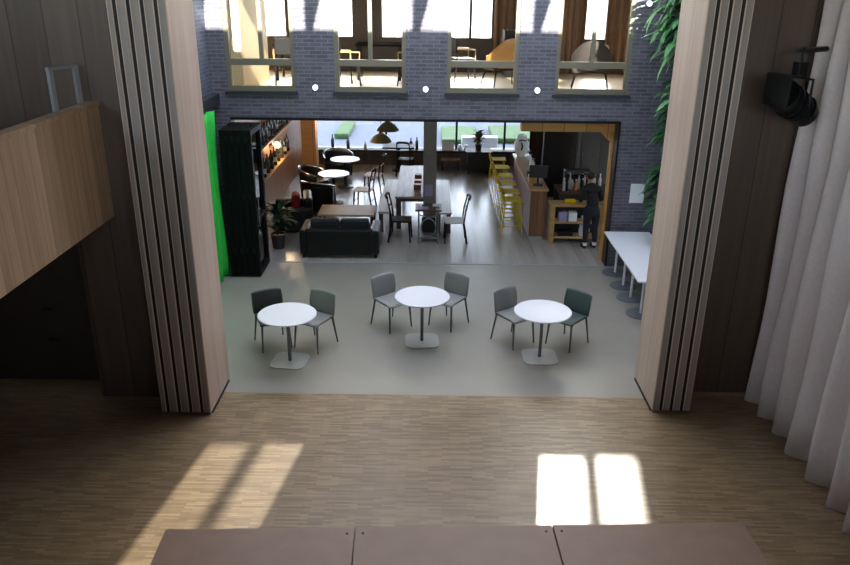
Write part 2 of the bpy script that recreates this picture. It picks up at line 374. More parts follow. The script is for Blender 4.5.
# wood-lined head and jamb of the bar half of the opening
hd = MB().box(1.62, FY+.26, 2.50, 3.36, FY+.50, 2.74).box(3.28, FY+.27, 0, 3.325, FY+.38, 2.5)
hd.add([(3.27, FY+.27, 2.5), (3.27, FY+.27, 2.32), (3.08, FY+.27, 2.5), (3.27, FY+.5, 2.5), (3.27, FY+.5, 2.32), (3.08, FY+.5, 2.5)], [(0, 1, 2), (3, 5, 4), (0, 3, 4, 1), (1, 4, 5, 2), (2, 5, 3, 0)])
struct(hd.build('trim_5', 'honey'))
struct(B(-.18, 15.36, 0, .09, 15.62, 2.74).build('column_cafe', 'column'))
struct(B(-3.5, 20.1, 0, -3.12, 20.5, 2.74).build('column_wood', 'honey'))
# upper room behind the facade windows
struct(B(-4.6, 13.85, 3.03, 5.6, 18.6, 3.06).build('floor_upper', 'cream_floor'))
wall('wall_upper_left', 'cream', 'X', -4.6, -4.4, 13.85, 18.6, 3.06, 8.4)
wall('wall_upper_right', 'whitep', 'X', 5.4, 5.6, 13.85, 18.6, 3.06, 8.4)
wall('wall_upper_rear', 'taupe', 'Y', 18.4, 18.6, -4.4, 5.4, 3.06, 8.4,
     [(-4.2, -3.44, 3.83, 5.6), (-2.9, -1.89, 3.83, 5.6), (-1.2, -.6, 3.83, 5.6), (.25, .82, 3.83, 5.6), (.88, 1.34, 3.83, 5.6), (3.5, 4.0, 3.83, 5.6), (-1.3, -.465, 6.52, 8.3), (-.305, .45, 6.52, 8.3), (2.6, 3.40, 6.76, 8.3), (3.54, 3.99, 6.74, 8.3)])  # high openings out of view are cut to shape the floor sun patches
struct(B(-4.6, 13.85, 8.4, 5.6, 18.6, 8.7).build('ceiling_upper', 'pale'))
# ------------------------------------------------------------------ facade windows
for i, ((a, b), mull) in enumerate(((W1, -3.0), (W2, -1.10), (W3, None), (W4, 2.76))):
    g = MB(); y0, y1 = FY+.03, FY+.12
    g.box(a, y0, 3.2, a+.07, y1, 5.3).box(b-.07, y0, 3.2, b, y1, 5.3).box(a+.07, y0, 3.2, b-.07, y1, 3.29).box(a+.07, y0, 5.23, b-.07, y1, 5.3)
    wn_ = struct(g.build('window_%d' % (i+1), 'frame'))
    B(a+.07, y0+.01, 3.64, b-.07, y1-.01, 3.75).build('window_transom', 'frame', wn_)
    if mull: B(mull-.035, y0+.012, 3.75, mull+.035, y1-.012, 5.23).build('window_mullion', 'frame', wn_)
    B(a+.06, y0+.04, 3.29, b-.06, y0+.05, 5.23).build('window_pane', 'glass', wn_)
    B(a-.04, FY-.06, 3.15, b+.04, FY+.03, 3.2).build('window_sill', 'sill', wn_)
# outside the building
struct(B(-60, 22.2, -.3, 60, 90, -.02).build('ground_street', 'ground'))
struct(B(-60, 40, -.02, 60, 46, 13.2).build('building_across_street', 'street'))
struct(B(-4.6, 18.6, 2.95, 7, 24.8, 3.05).build('roof_terrace', 'roofing'))  # unseen overhang past the rear wall, lengthened to darken the street
for (x0, x1, y0) in ((.3, 1.6, 25.2), (2.05, 3.6, 25.5), (-3.4, -2.9, 26)):
    tag(B(x0, y0, -.02, x1, y0+2.6, .16).build('clipped_hedge', 'grass', bevel=.06), {.3: 'low clipped green hedge outside, behind the plant on the black stand', 2.05: 'low clipped green hedge outside, near the bar end of the street windows', -3.4: 'short green hedge outside, by the wooden column'}[x0], 'hedge')
tag(B(.95, 24.2, -.02, 2.1, 24.6, .42).build('white_planter', 'whitep', bevel=.02), 'long white planter outside the street window behind the plant stand', 'planter')

# ------------------------------------------------------------------ stacked wooden folding wall panels
lx = [(-3.31, -3.25), (-3.212, -3.11), (-3.072, -2.97), (-2.932, -2.83), (-2.792, -2.70)]
ln = ['fifth and last, against the dark wall', 'fourth from the atrium side', 'middle one', 'second from the atrium side', 'first, with its broad light face to the atrium']
for (a, b), nm in zip(lx, ln):
    p = thing('folding_wall_panel', 'tall oak folding wall panel in the left stack, '+nm, 'panel', ((a+b)/2, 8.52, 0), 0, 'folding wall panels stacked at the left')
    h = (b-a)/2
    B(-h, -.45, .025, h, .45, 6.79).build('panel_face', 'tan', p, bevel=.004)
    B(-h+.012, -.456, .03, h-.012, -.449, 6.78).build('panel_edge', 'tan_shade', p)
    B(-h-.014, -.40, .0, h+.012, .40, .025).build('bottom_seal', 'gap', p)
    if a > -3.3: B(-h-.037, -.445, .03, -h, .445, 6.78).build('gap_shade', 'gap', p)  # black filler paints the dark of the gap between panels
rx = [(2.807, 2.895), (2.933, 3.025), (3.063, 3.155), (3.193, 3.28)]
rn = ['first, with its broad light face to the atrium', 'second from the atrium side', 'third from the atrium side', 'last, against the oak wall']
for (a, b), nm in zip(rx, rn):
    p = thing('folding_wall_panel', 'tall oak folding wall panel in the right stack, '+nm, 'panel', ((a+b)/2, 8.72, 0), 0, 'folding wall panels stacked at the right')
    h = (b-a)/2
    B(-h, -.45, .025, h, .45, 6.79).build('panel_face', 'tan', p, bevel=.004)
    B(-h+.012, -.456, .03, h-.012, -.449, 6.78).build('panel_edge', 'tan_shade', p)
    B(-h-.012, -.40, .0, h+.012, .40, .025).build('bottom_seal', 'gap', p)
    if a > 2.9: B(-h-.037, -.445, .03, -h, .445, 6.78).build('gap_shade', 'gap', p)  # black strip stands in for shade in the panel gap

# ------------------------------------------------------------------ stage decks at the bottom of the picture
dk = [(-2.16, -.60), (-.595, 1.04), (1.045, 2.66)]
for (a, b), nm in zip(dk, ('left of the three, in front of the slanting sun streaks', 'middle of the three, between the two board joints', 'right of the three, in front of the white sun patch')):
    p = thing('stage_deck', 'brown plywood stage deck, '+nm, 'stage deck', ((a+b)/2+.036, 5.09+.039*(a+b)/2-.98, 0), R(2.12), 'plywood stage decks')
    h = (b-a)/2-.002
    B(-h, -.98, .74, h, .98, .8).build('deck_board', 'ply', p, bevel=.004)
    B(-h+.02, -.95, .0, h-.02, .95, .74).build('skirt', 'dark', p)
    for sx in (-1, 1):
        for sy in ((.9,) if abs((a+b)/2+sx*h) < 1.5 else ()):
            MB().lathe([(.012, 0), (.012, .003), (.006, .004)], (sx*(h-.06), sy, .8), 10).build('screw', 'gap', p)
# ------------------------------------------------------------------ cloths
def fold_cloth(name, m, y0, y1, x, amp, wl, z0, z1, label, cat, taper=.0):
    def fn(u, v):
        y = y0+(y1-y0)*u; z = z0+(z1-z0)*v
        ph = 2*PI*(y-y0)/wl + .7*math.sin(3.1*y)
        k = 1-.25*v
        return (x+k*(amp*math.sin(ph)+.3*amp*math.sin(2*ph+1))+.02*math.sin(5*y+2*z), y+.25*amp*math.cos(ph)*k, z)
    return tag(MB().sheet(fn, int(abs(y1-y0)/wl*16), 14, .006).build(name, m, smooth='all'), label, cat)
fold_cloth('stage_curtain', 'drape', 1.0, 8.70, 4.29, .14, .43, .01, 6.6, 'heavy grey pleated curtain hanging along the right side of the hall', 'curtain')
fold_cloth('green_curtain', 'green', 9.2, 12.88, -3.75, .075, .36, .02, 2.97, 'bright green cloth hanging beside the black folding glass door', 'curtain')
struct(B(4.3, 1.0, 6.6, 4.42, 8.72, 6.66).build('trim_6', 'black'))

# ------------------------------------------------------------------ round white tables and shell chairs
def rrect(w_, d, r, n=6):
    P = []
    for cx, cy, a0 in ((w_-r, d-r, 0), (-w_+r, d-r, 90), (-w_+r, -d+r, 180), (w_-r, -d+r, 270)):
        for k in range(n+1):
            a = R(a0+90*k/n); P.append((cx+r*math.cos(a), cy+r*math.sin(a)))
    return P
def round_table(x, y, rz, label):
    t = thing('round_table', label, 'table', (x, y, 0), rz, 'round white tables in the atrium')
    MB().lathe([(.0, .712), (.395, .712), (.405, .718), (.405, .728), (.40, .733), (0, .733)], n=48).build('tabletop', 'white', t, smooth=True)
    MB().lathe([(.024, .012), (.024, .70), (.12, .705), (.12, .712)], n=16).build('column', 'post', t, smooth=True)
    MB().prism(rrect(.25, .25, .12), 0, .012).build('base_plate', 'steel', t, bevel=.003)
    return t
T = [round_table(-1.98, 9.52, R(-6), 'round white pedestal table, left one of the three, beside the charcoal chair'),
     round_table(-.12, 10.22, R(4), 'round white pedestal table, middle one of the three, with two grey chairs'),
     round_table(1.585, 9.74, R(2), 'round white pedestal table, right one of the three, beside the dark green chair')]
def shell_chair(m, label, x, y, d):
    """moulded chair facing local -Y"""
    t = thing('shell_chair', label, 'chair', (x, y, 0), math.atan2(d[1], d[0])+PI/2, 'moulded plastic chairs at the round tables')
    def seat(u, v):
        a = (u-.5)*2; X = a*(.225-.02*v); Y = -.23+.43*v
        return (X, Y, .452-.018*math.cos(a*PI/2)*math.sin(PI*min(1, v*1.05))-.03*max(0, .18-v)/.18+.012*a*a)
    MB().sheet(seat, 12, 10, .014).build('seat', m, t, smooth='all')
    def back(u, v):
        a = (u-.5)*2; wd = .215+.012*math.sin(PI*v)
        z = .448+.335*v; y = .195+.055*v*v+.02*v-.045*a*a*(.35+.65*v)
        e = max(0, v-.8)/.2
        return (a*wd*(1+.02*e), y, z-.012*e*a**6)
    MB().sheet(back, 12, 10, .014).build('backrest', m, t, smooth='all')
    for sx in (-1, 1):
        MB().tube([(sx*.19, -.19, .43), (sx*.215, -.225, 0)], .017, 8, .011).build('leg', 'legg', t, smooth=True)
        MB().tube([(sx*.185, .18, .44), (sx*.215, .255, 0)], .017, 8, .011).build('leg', 'legg', t, smooth=True)
        MB().tube([(sx*.19, -.19, .425), (sx*.185, .18, .432)], .012, 6).build('side_rail', 'legg', t)
    MB().tube([(-.19, -.19, .425), (.19, -.19, .425)], .012, 6).build('front_rail', 'legg', t)
    return t
shell_chair('charcoal', 'charcoal shell chair tucked behind the left side of the left round table', -2.32, 10.05, (.44, -.9))
shell_chair('grey', 'mid grey shell chair at the right of the left round table', -1.69, 10.04, (-.49, -.87))
shell_chair('grey', 'mid grey shell chair at the left of the middle round table', -.60, 10.76, (.66, -.75))
shell_chair('grey', 'mid grey shell chair at the right of the middle round table', .285, 10.84, (-.6, -.8))
shell_chair('grey', 'mid grey shell chair at the left of the right round table', 1.25, 10.26, (.62, -.78))
shell_chair('greenish', 'dark green shell chair at the right of the right round table', 2.045, 10.2, (-.7, -.71))

# ------------------------------------------------------------------ long white table against the right pier
t = thing('long_table', 'long narrow white table standing by the brick pier on the right', 'table', (3.64, 12.18, 0))
B(-.42, -1.27, .705, .42, 1.27, .735).build('tabletop', 'white', t, bevel=.004)
for y in (-.85, -.17, .38, 1.03):
    l = MB().lathe([(.022, .015), (.022, .70), (.06, .702), (.06, .705)], (-.20, y, 0), 12).build('leg', 'white', t, smooth=True)
    MB().lathe([(0, 0), (.24, 0), (.235, .012), (.03, .02)], (-.20, y, 0), 24).build('foot', 'discs', l, smooth=True)
tag(B(3.66, FY-.012, 1.25, 3.92, FY-.001, 1.61).build('notice', 'paper'), 'white paper notice on the brick pier above the long table', 'notice')

# ------------------------------------------------------------------ folded black glass door
t = thing('folding_glass_door', 'black framed folding glass door, five leaves folded flat beside the green cloth', 'door', (-3.345, 13.16, 0))
for k in range(5):
    x = -.228+k*.110
    fr = MB()
    y0, y1 = -.40, .40
    fr.box(x-.05, y0, .02, x+.05, y0+.09, 2.66).box(x-.05, y1-.09, .02, x+.05, y1, 2.66)
    fr.box(x-.05, y0+.09, .02, x+.05, y1-.09, .14).box(x-.05, y0+.09, 2.56, x+.05, y1-.09, 2.66).box(x-.05, y0+.09, 1.02, x+.05, y1-.09, 1.08)
    l = fr.build('door_leaf', 'blackf', t)
    B(x-.008, y0+.08, .13, x+.008, y1-.08, 2.57).build('glass_pane', 'glass_d', l)
    for z in (.5, 1.5, 2.5): MB().lathe([(.016, -.05), (.016, .05)], (x-.04, y0-.012, z), 8).build('hinge', 'black', l)
MB().tube([(.26, -.32, .95), (.29, -.32, .95), (.29, -.32, 1.45), (.26, -.32, 1.45)], .01, 8).build('handle', 'chrome', t)
for k, x in enumerate((-.2, .18)): MB().lathe([(.02, 0), (.02, .06)], (x, 0, 2.66), 8).build('track_roller', 'black', t)

# ------------------------------------------------------------------ wall lights on the facade
for x, z, nm in ((-2.07, 3.28, 'between the first and second upper windows'), (-.13, 3.27, 'between the second and third upper windows'), (1.83, 3.27, 'between the third and fourth upper windows'), (3.62, 4.72, 'high on the brick right of the fourth upper window')):
    t = thing('wall_light', 'small white round wall light '+nm, 'light', (x, FY, z), 0, 'small round lights on the brick facade')
    MB().tube([(0, 0, 0), (0, -.05, 0)], .05, 16).build('housing', 'white', t, smooth=True)
    MB().tube([(0, -.05, 0), (0, -.075, -.012), (0, -.085, -.015)], .045, 16, .03).build('lens', 'spotlamp', t, smooth=True)

# ------------------------------------------------------------------ climbing plants at the right of the facade
def climber(loc, hgt, n, seed, label, light, mx=.72):
    rnd = random.Random(seed)
    t = thing('climbing_plant', label, 'plant', loc, 0, 'big leaved plants on the right wall')
    sm = MB(); a = MB(); b = MB()
    for k in range(5):
        x0 = rnd.uniform(-.1, .25); pts = [(x0+rnd.uniform(-.05, .05), rnd.uniform(-.2, .2), hgt*i/5) for i in range(6)]
        sm.tube(pts, .012, 6, .006)
    for k in range(n):
        p = (rnd.uniform(-.22, .2), rnd.uniform(-.4, .25), rnd.uniform(.04, 1)*hgt)
        az = rnd.gauss(PI+.25, .6); el = rnd.uniform(-.5, .6); ln = rnd.uniform(.32, mx)
        blade(a if rnd.random() < light else b, p, az, el, ln, rnd.uniform(.04, .07), rnd.uniform(.6, 1.5), 6)
    for q in (.15, .55, .9): sm.tube([(4.624-loc[0], 0, hgt*q+.05), (.1, .05*q, hgt*q)], .012, 6)
    sm.build('stems', 'stem', t); a.build('leaves', 'leaf_l', t, smooth='all'); b.build('leaves', 'leaf', t, smooth='all')
climber((4.12, 12.85, 3.95), 1.3, 150, 1, 'leafy climbing plant high on the right, above the oak stack and fourth window', .6, .9)
climber((4.2, 12.85, 2.5), 1.0, 120, 2, 'leafy climbing plant at middle height beside the brick pier', .35, .50)
climber((4.18, 12.85, 1.2), .95, 120, 3, 'leafy climbing plant low on the right, drooping over the long white table', .2, .46)
tag(B(4.62, 12.2, .9, 4.745, 13.55, 6).build('plant_trellis', 'leaf_d'), 'dark planted wall panel behind the climbing plants', 'planting panel')

# ------------------------------------------------------------------ spotlight hung from the right curtain rail
t = thing('stage_spotlight', 'black theatre spotlight hanging on the oak wall near the grey curtain', 'spotlight', (3.82, 8.15, 3.86), R(20))
MB().tube([(-.20, -.02, .10), (-.14, 0, .06), (.02, .0, -.02), (.16, 0, -.12), (.2, 0, -.15)], .17, 16, .13).build('lamp_body', 'black', t, smooth=True)
MB().box(-.27, -.17, -.02, -.25, .17, .30).box(-.25, -.17, .28, -.13, .17, .30).build('barn_door', 'black', t)
for k in range(4): MB().tube([(-.08+k*.07, 0, .03-k*.035), (-.065+k*.07, 0, .024-k*.035)], .178-.008*k, 16).build('cooling_fin', 'black', t)
MB().tube([(.0, -.19, -.02), (.0, -.19, .26), (.0, .19, .26), (.0, .19, -.02)], .014, 6).build('yoke', 'black', t)
MB().box(-.07, -.05, .26, .05, .05, .42).build('clamp', 'black', t, bevel=.01)
MB().tube([(-.02, 0, .40), (-.02, .02, .50), (.04, .04, .53), (.44, .14, .53)], .03, 8).build('wall_bracket', 'black', t)
MB().tube([(.05, .02, .36), (.14, .06, .33), (.2, .08, .1), (.14, .06, -.08)], .008, 6).build('cable', 'black', t)

# ------------------------------------------------------------------ rail frame standing on the left balcony
t = thing('balcony_rail', 'pale metal rail frame standing behind the boarded balcony parapet', 'rail', (-4.0, 8.07, 2.56), R(-22))
for y in (0, .34): B(-.022, y-.025, 0, .022, y+.025, 1.56).build('post', 'plaster', t)
B(-.022, -.03, 1.56, .022, .37, 1.59).build('top_rail', 'plaster', t)
B(-.10, -.10, 0, .10, .43, .02).build('foot', 'plaster', t)
tag(B(-4.25, -1, 2.56, -4.23, 7.0, 4.0).build('glass_balustrade', 'glass_d'), 'dark glass screen along the balcony behind the parapet', 'glass screen')

# ================================================================== CAFE
# sofa seen from the back
t = thing('sofa', 'black leather sofa with its back to the atrium', 'sofa', (-1.78, 14.2, 0))
B(-.64, -.36, .09, .64, .42, .40).build('base', 'leather', t, bevel=.03)
B(-.66, -.40, .06, .66, -.20, .60).build('back', 'leather', t, bevel=.05)
for s in (-1, 1): B(s*.68-.09, -.38, .07, s*.68+.09, .44, .56).build('arm', 'leather', t, bevel=.05)
for x in (-.29, .29): B(x-.28, -.17, .40, x+.28, .40, .52).build('seat_cushion', 'leather2', t, bevel=.04)
for x in (-.29, .29): B(x-.28, -.21, .48, x+.28, -.05, .74).build('back_cushion', 'leather2', t, bevel=.04)
for x in (-.7, .7):
    for y in (-.33, .38): MB().lathe([(.025, 0), (.03, .08)], (x, y, 0), 8).build('foot', 'bent', t)
t = thing('coffee_table', 'low beige coffee table beyond the black sofa', 'table', (-1.82, 15.75, 0))
B(-.60, -.38, .38, .60, .38, .43).build('tabletop', 'jute', t, bevel=.008)
for x in (-.55, .55):
    for y in (-.31, .31): B(x-.03, y-.03, 0, x+.03, y+.03, .38).build('leg', 'bent', t)
t = thing('lounge_armchair', 'dark lounge armchair with a red cushion behind the potted plant', 'armchair', (-3.0, 15.75, 0), R(-80))
B(-.36, -.36, .08, .36, .36, .40).build('seat', 'leather', t, bevel=.04)
B(-.40, .22, .08, .40, .42, .76).build('backrest', 'leather', t, bevel=.06)
for s in (-1, 1): B(s*.38-.07, -.38, .06, s*.38+.07, .40, .56).build('arm', 'leather', t, bevel=.05)
for s in (-.3, .3):
    for y in (-.3, .34): B(s-.02, y-.02, 0, s+.02, y+.02, .09).build('leg', 'bent', t)
tag(B(-.22, -.09, -.16, .22, .09, .22).build('cushion', 'red', bevel=.08, loc=(-2.93, 15.75, .57), rz=R(-80)), 'red cushion on the dark lounge armchair', 'cushion')
# potted plants
def pot_plant(name, label, loc, h0, pr, n, ln, seed, m, wd=.05):
    rnd = random.Random(seed); t = thing(name, label, 'plant', loc)
    MB().lathe([(0, 0), (pr*.75, 0), (pr, h0), (pr*.9, h0), (pr*.85, h0*.9), (0, h0*.9)], n=20).build('pot', 'pot', t, smooth=True)
    a = MB(); s_ = MB()
    for k in range(n):
        az = rnd.uniform(0, 2*PI); el = rnd.uniform(.4, 1.4); hh = h0+rnd.uniform(.0, 1)*ln*.7
        p = (rnd.uniform(-.05, .05), rnd.uniform(-.05, .05), hh)
        s_.tube([(0, 0, h0*.9), p], .008, 5); blade(a, p, az, el, ln*rnd.uniform(.5, .8), wd, rnd.uniform(.8, 1.8), 5)
    s_.build('stem', 'stem', t); a.build('leaves', m, t, smooth='all')
pot_plant('potted_plant', 'broad leaved plant in a dark pot beside the folded glass door', (-3.08, 14.42, 0), .30, .15, 46, .66, 5, 'leaf_d', .06)
# small square table on an iron treadle base, two chairs
t = thing('treadle_table', 'small wooden table on a grey iron treadle base, in front of the column', 'table', (-.06, 14.98, 0))
B(-.27, -.25, .70, .27, .25, .735).build('tabletop', 'walnut', t, bevel=.005)
for s in (-1, 1):
    m = MB()
    m.tube([(s*.2, -.2, .02), (s*.2, -.14, .3), (s*.2, -.2, .69)], .016, 6).tube([(s*.2, .2, .02), (s*.2, .14, .3), (s*.2, .2, .69)], .016, 6)
    m.tube([(s*.2, -.15, .36), (s*.2, .15, .36)], .014, 6).tube([(s*.2, .14*math.cos(a), .34+.22*math.sin(a)) for a in [2*PI*k/16 for k in range(16)]], .012, 6, closed=True)
    m.tube([(s*.2, -.24, .02), (s*.2, .24, .02)], .018, 6).build('side_frame', 'iron', t)
m = MB().tube([(.15*math.cos(2*PI*k/20), -.17, .34+.19*math.sin(2*PI*k/20)) for k in range(20)], .013, 6, closed=True)
m.tube([(-.2, -.17, .10), (0, -.17, .16), (.2, -.17, .10)], .013, 6).tube([(-.2, -.17, .62), (0, -.17, .54), (.2, -.17, .62)], .013, 6).build('front_scrollwork', 'iron', t)
MB().box(-.17, -.12, .08, .17, .12, .10).build('treadle', 'iron', t)
MB().box(-.14, -.135, .22, .14, -.12, .54).build('backing', 'bent', t)
tag(B(-.27, 14.76, .735, -.06, 14.96, .745).build('menu_sheet', 'lilac', rz=0), 'lilac menu sheet lying on the treadle table', 'menu')
tag(B(.02, 14.98, .735, .19, 15.16, .747).build('napkin_stack', 'paper'), 'white napkins on the right side of the treadle table', 'napkins')
tag(B(-.145, 15.345, .86, .02, 15.36, 1.10).build('column_notice', 'lilac'), 'lilac notice fixed low on the cafe column', 'notice')
def wood_chair(loc, d, label, grp, seatm='bent'):
    t = thing('bentwood_chair', label, 'chair', loc, math.atan2(d[1], d[0])+PI/2, grp)
    MB().prism(rrect(.21, .205, .07), .435, .465).build('seat', seatm, t, bevel=.006)
    for s in (-1, 1):
        MB().tube([(s*.17, -.17, .44), (s*.19, -.2, 0)], .022, 8, .014).build('leg', 'bent', t)
        MB().tube([(s*.2, .26, 0), (s*.18, .19, .44), (s*.185, .22, .7), (s*.17, .28, .95)], .02, 8, .016).build('rear_leg', 'bent', t, smooth=True)
    MB().tube([(-.17, .28, .94), (-.1, .31, .97), (.1, .31, .97), (.17, .28, .94)], .03, 8).build('top_rail', 'bent', t, smooth=True)
    MB().tube([(-.18, .235, .72), (0, .26, .73), (.18, .235, .72)], .016, 6).build('back_slat', 'bent', t)
    for y in (-.18, .22): MB().tube([(-.18, y, .2), (.18, y, .2)], .01, 6).build('stretcher', 'bent', t)
    return t
wood_chair((-.62, 15.02, 0), (1, -.06), 'dark wooden chair at the left of the treadle table', 'dark wooden chairs in the cafe')
wood_chair((.47, 14.98, 0), (-1, -.04), 'dark wooden chair with a pale seat right of the treadle table', 'dark wooden chairs in the cafe', 'seatc')
# long table and benches
t = thing('dining_table', 'long bleached plank dining table between two benches', 'table', (-.35, 17.2, 0))
B(-.44, -1.48, .69, .44, 1.48, .74).build('tabletop', 'oldwood', t, bevel=.006)
B(-.36, -1.36, .60, .36, 1.36, .69).build('apron', 'oldwood_d', t)
for x in (-.36, .36):
    for y in (-1.38, 1.38): B(x-.05, y-.05, 0, x+.05, y+.05, .69).build('leg', 'oldwood_d', t)
for x, nm in ((-.97, 'left'), (.26, 'right')):
    t = thing('bench', 'bleached plank bench along the %s side of the long dining table' % nm, 'bench', (x, 16.9, 0), 0, 'benches at the long dining table')
    B(-.17, -1.45, .43, .17, 1.45, .47).build('seat', 'oldwood', t, bevel=.006)
    for y in (-1.33, 1.33):
        for q in (-.11, .11): B(q-.045, y-.05, 0, q+.045, y+.05, .43).build('leg', 'oldwood_d', t)
for y, c in ((16.35, 'barwood'), (16.75, 'orange'), (17.3, 'barwood')):
    tag(B(-.40, y-.09, .74, -.24, y+.09, .86).build('table_caddy', c, bevel=.01), {16.35: 'wooden caddy nearest to us on the long dining table', 16.75: 'amber box in the middle of the long dining table', 17.3: 'wooden caddy farthest away on the long dining table'}[y], 'caddy')
# white round tables at the back left, tub chairs, bentwood chairs
def cafe_table(x, y, label):
    t = thing('cafe_table', label, 'table', (x, y, 0), 0, 'steel rimmed cafe tables')
    MB().lathe([(0, .71), (.36, .71), (.36, .735), (0, .735)], n=32).build('tabletop', 'white', t, smooth=True)
    MB().tube([(.368*math.cos(2*PI*k/32), .368*math.sin(2*PI*k/32), .722) for k in range(32)], .014, 6, closed=True).build('rim', 'chrome', t, smooth=True)
    MB().lathe([(.22, 0), (.22, .02), (.04, .05), (.035, .69), (.12, .71)], n=16).build('pedestal', 'black', t, smooth=True)
cafe_table(-2.27, 19.4, 'round white cafe table with steel rim, the farther one at back left')
cafe_table(-2.37, 17.8, 'round white cafe table with steel rim, the nearer one at back left')
def tub(x, y, d, label):
    t = thing('tub_chair', label, 'armchair', (x, y, 0), math.atan2(d[1], d[0])+PI/2, 'black tub chairs with steel rails')
    MB().lathe([(0, .12), (.34, .12), (.37, .42), (.34, .46), (0, .46)], n=24).build('seat', 'leather', t, smooth=True)
    def sh(u, v):
        a = R(-20+220*u); rr_ = .37+.03*v
        return (rr_*math.cos(a), rr_*math.sin(a), 0.12+.62*v*(.75+.25*math.sin(PI*u)))
    MB().sheet(sh, 20, 5, .03).build('shell', 'leather', t, smooth='all')
    MB().tube([(.405*math.cos(R(-20+220*u/18)), .405*math.sin(R(-20+220*u/18)), .13+.62*(.75+.25*math.sin(PI*u/18))+.012) for u in range(19)], .02, 8).build('rail', 'chrome', t, smooth=True)
    for a in (45, 135, 225, 315): MB().tube([(.2*math.cos(R(a)), .2*math.sin(R(a)), .2), (.25*math.cos(R(a)), .25*math.sin(R(a)), 0)], .014, 6).build('leg', 'chrome', t)
tub(-2.9, 18.35, (1, -.1), 'black tub chair with steel rail, left of the nearer cafe table')
tub(-2.66, 17.12, (.4, .9), 'black tub chair with steel rail, in front of the nearer cafe table')
tub(-2.55, 20.25, (.3, -1), 'black tub chair with steel rail, behind the farther cafe table')
wood_chair((-1.62, 17.4, 0), (-1, .2), 'dark bentwood chair with pale seat, right of the nearer cafe table', 'dark wooden chairs in the cafe', 'seatc')
wood_chair((-1.5, 18.9, 0), (-1, .2), 'dark bentwood chair with pale seat, right of the farther cafe table', 'dark wooden chairs in the cafe', 'seatc')
wood_chair((-.75, 20.75, 0), (.2, 1), 'dark bentwood chair by the street window under the lamps', 'dark wooden chairs in the cafe')
t = thing('window_table', 'small dark table under the two olive pendant lamps', 'table', (-.95, 21.3, 0))
B(-.45, -.3, .68, .45, .3, .72).build('tabletop', 'bent', t, bevel=.005)
MB().lathe([(.2, 0), (.2, .02), (.04, .04), (.04, .68)], n=14).build('pedestal', 'bent', t)
for (x, y, z, nm) in ((-1.06, 18.0, 1.74, 'nearer and higher'), (-1.40, 20.5, .98, 'farther and lower')):
    t = thing('pendant_lamp', 'olive domed pendant lamp, the %s of the two' % nm, 'lamp', (x, y, z), 0, 'olive pendant lamps')
    k = 1 if z > 1.5 else 1.15
    MB().lathe([(.27*k, 0), (.25*k, .05), (.17*k, .14*k), (.05, .21*k), (.05, .24*k), (.0, .24*k)], n=24).build('lamp_shade', 'olive', t, smooth=True)
    MB().lathe([(0, .03), (.04, .05), (.04, .12), (0, .14)], n=12).build('bulb', 'orange', t, smooth=True)
    MB().tube([(0, 0, .22*k), (0, 0, 2.74-z)], .008, 6).build('cord', 'black', t)
# plant stand under the street window
t = thing('plant_stand', 'black draped stand carrying a bushy plant by the street window', 'stand', (1.3, 21.2, 0))
B(-.32, -.28, .08, .32, .28, .60).build('body', 'darkest', t, bevel=.01)
B(-.36, -.32, .60, .36, .32, .64).build('top', 'bent', t)
for x in (-.27, .27):
    for y in (-.23, .23): B(x-.025, y-.025, 0, x+.025, y+.025, .08).build('foot', 'bent', t)
pot_plant('bushy_plant', 'bushy olive plant in a dark pot on the black stand', (1.3, 21.2, .64), .16, .10, 60, .42, 9, 'leaf_o', .04)
# things on the street window sill
for k, (x, h, m, lb) in enumerate(((-2.9, .42, 'bottle_g', 'dark bottle first from the wooden column'), (-2.45, .36, 'bottle_g', 'dark bottle second from the wooden column'), (-1.95, .2, 'clearb', 'pale low bottle near the farther cafe table'), (-.62, .33, 'bottle', 'dark bottle left of the cafe column'), (-.45, .36, 'bottle_g', 'green bottle next to the cafe column'))):
    t = thing('sill_bottle', lb+', on the street window sill', 'bottle', (x, 21.84, .5), 0, 'bottles on the street window sill')
    MB().lathe([(0, 0), (.045, 0), (.045, h*.6), (.016, h*.8), (.016, h*.94), (0, h*.94)], n=12).build('body', m, t, smooth=True)
    MB().lathe([(.018, h*.92), (.018, h)], n=10).build('cap', 'gap', t)
tag(B(.28, 21.72, .5, .62, 21.74, .76).build('framed_card', 'street'), 'white framed card on the street window sill right of the column', 'card')
for x, nm in ((.80, 'left'), (.98, 'right')):
    t = thing('white_jug', 'small white jug on the street window sill, %s of the pair beside the plant stand' % nm, 'jug', (x, 21.83, .5))
    MB().lathe([(0, 0), (.05, 0), (.065, .07), (.04, .13), (.05, .16), (0, .15)], n=14).build('body', 'white', t, smooth=True)
    MB().tube([(.05, 0, .13), (.09, 0, .11), (.09, 0, .06), (.06, 0, .04)], .008, 6).build('handle', 'white', t)
# window bench
t = thing('window_bench', 'low brown bench running under the street window', 'bench', (.3, 21.47, 0))
for z0 in (.28,): B(-.05, -.16, .28, .5, .16, .33).build('seat', 'barwood_x', t)
for x in (0, .44): B(x-.02, -.14, 0, x+.02, .14, .28).build('leg', 'bent', t)

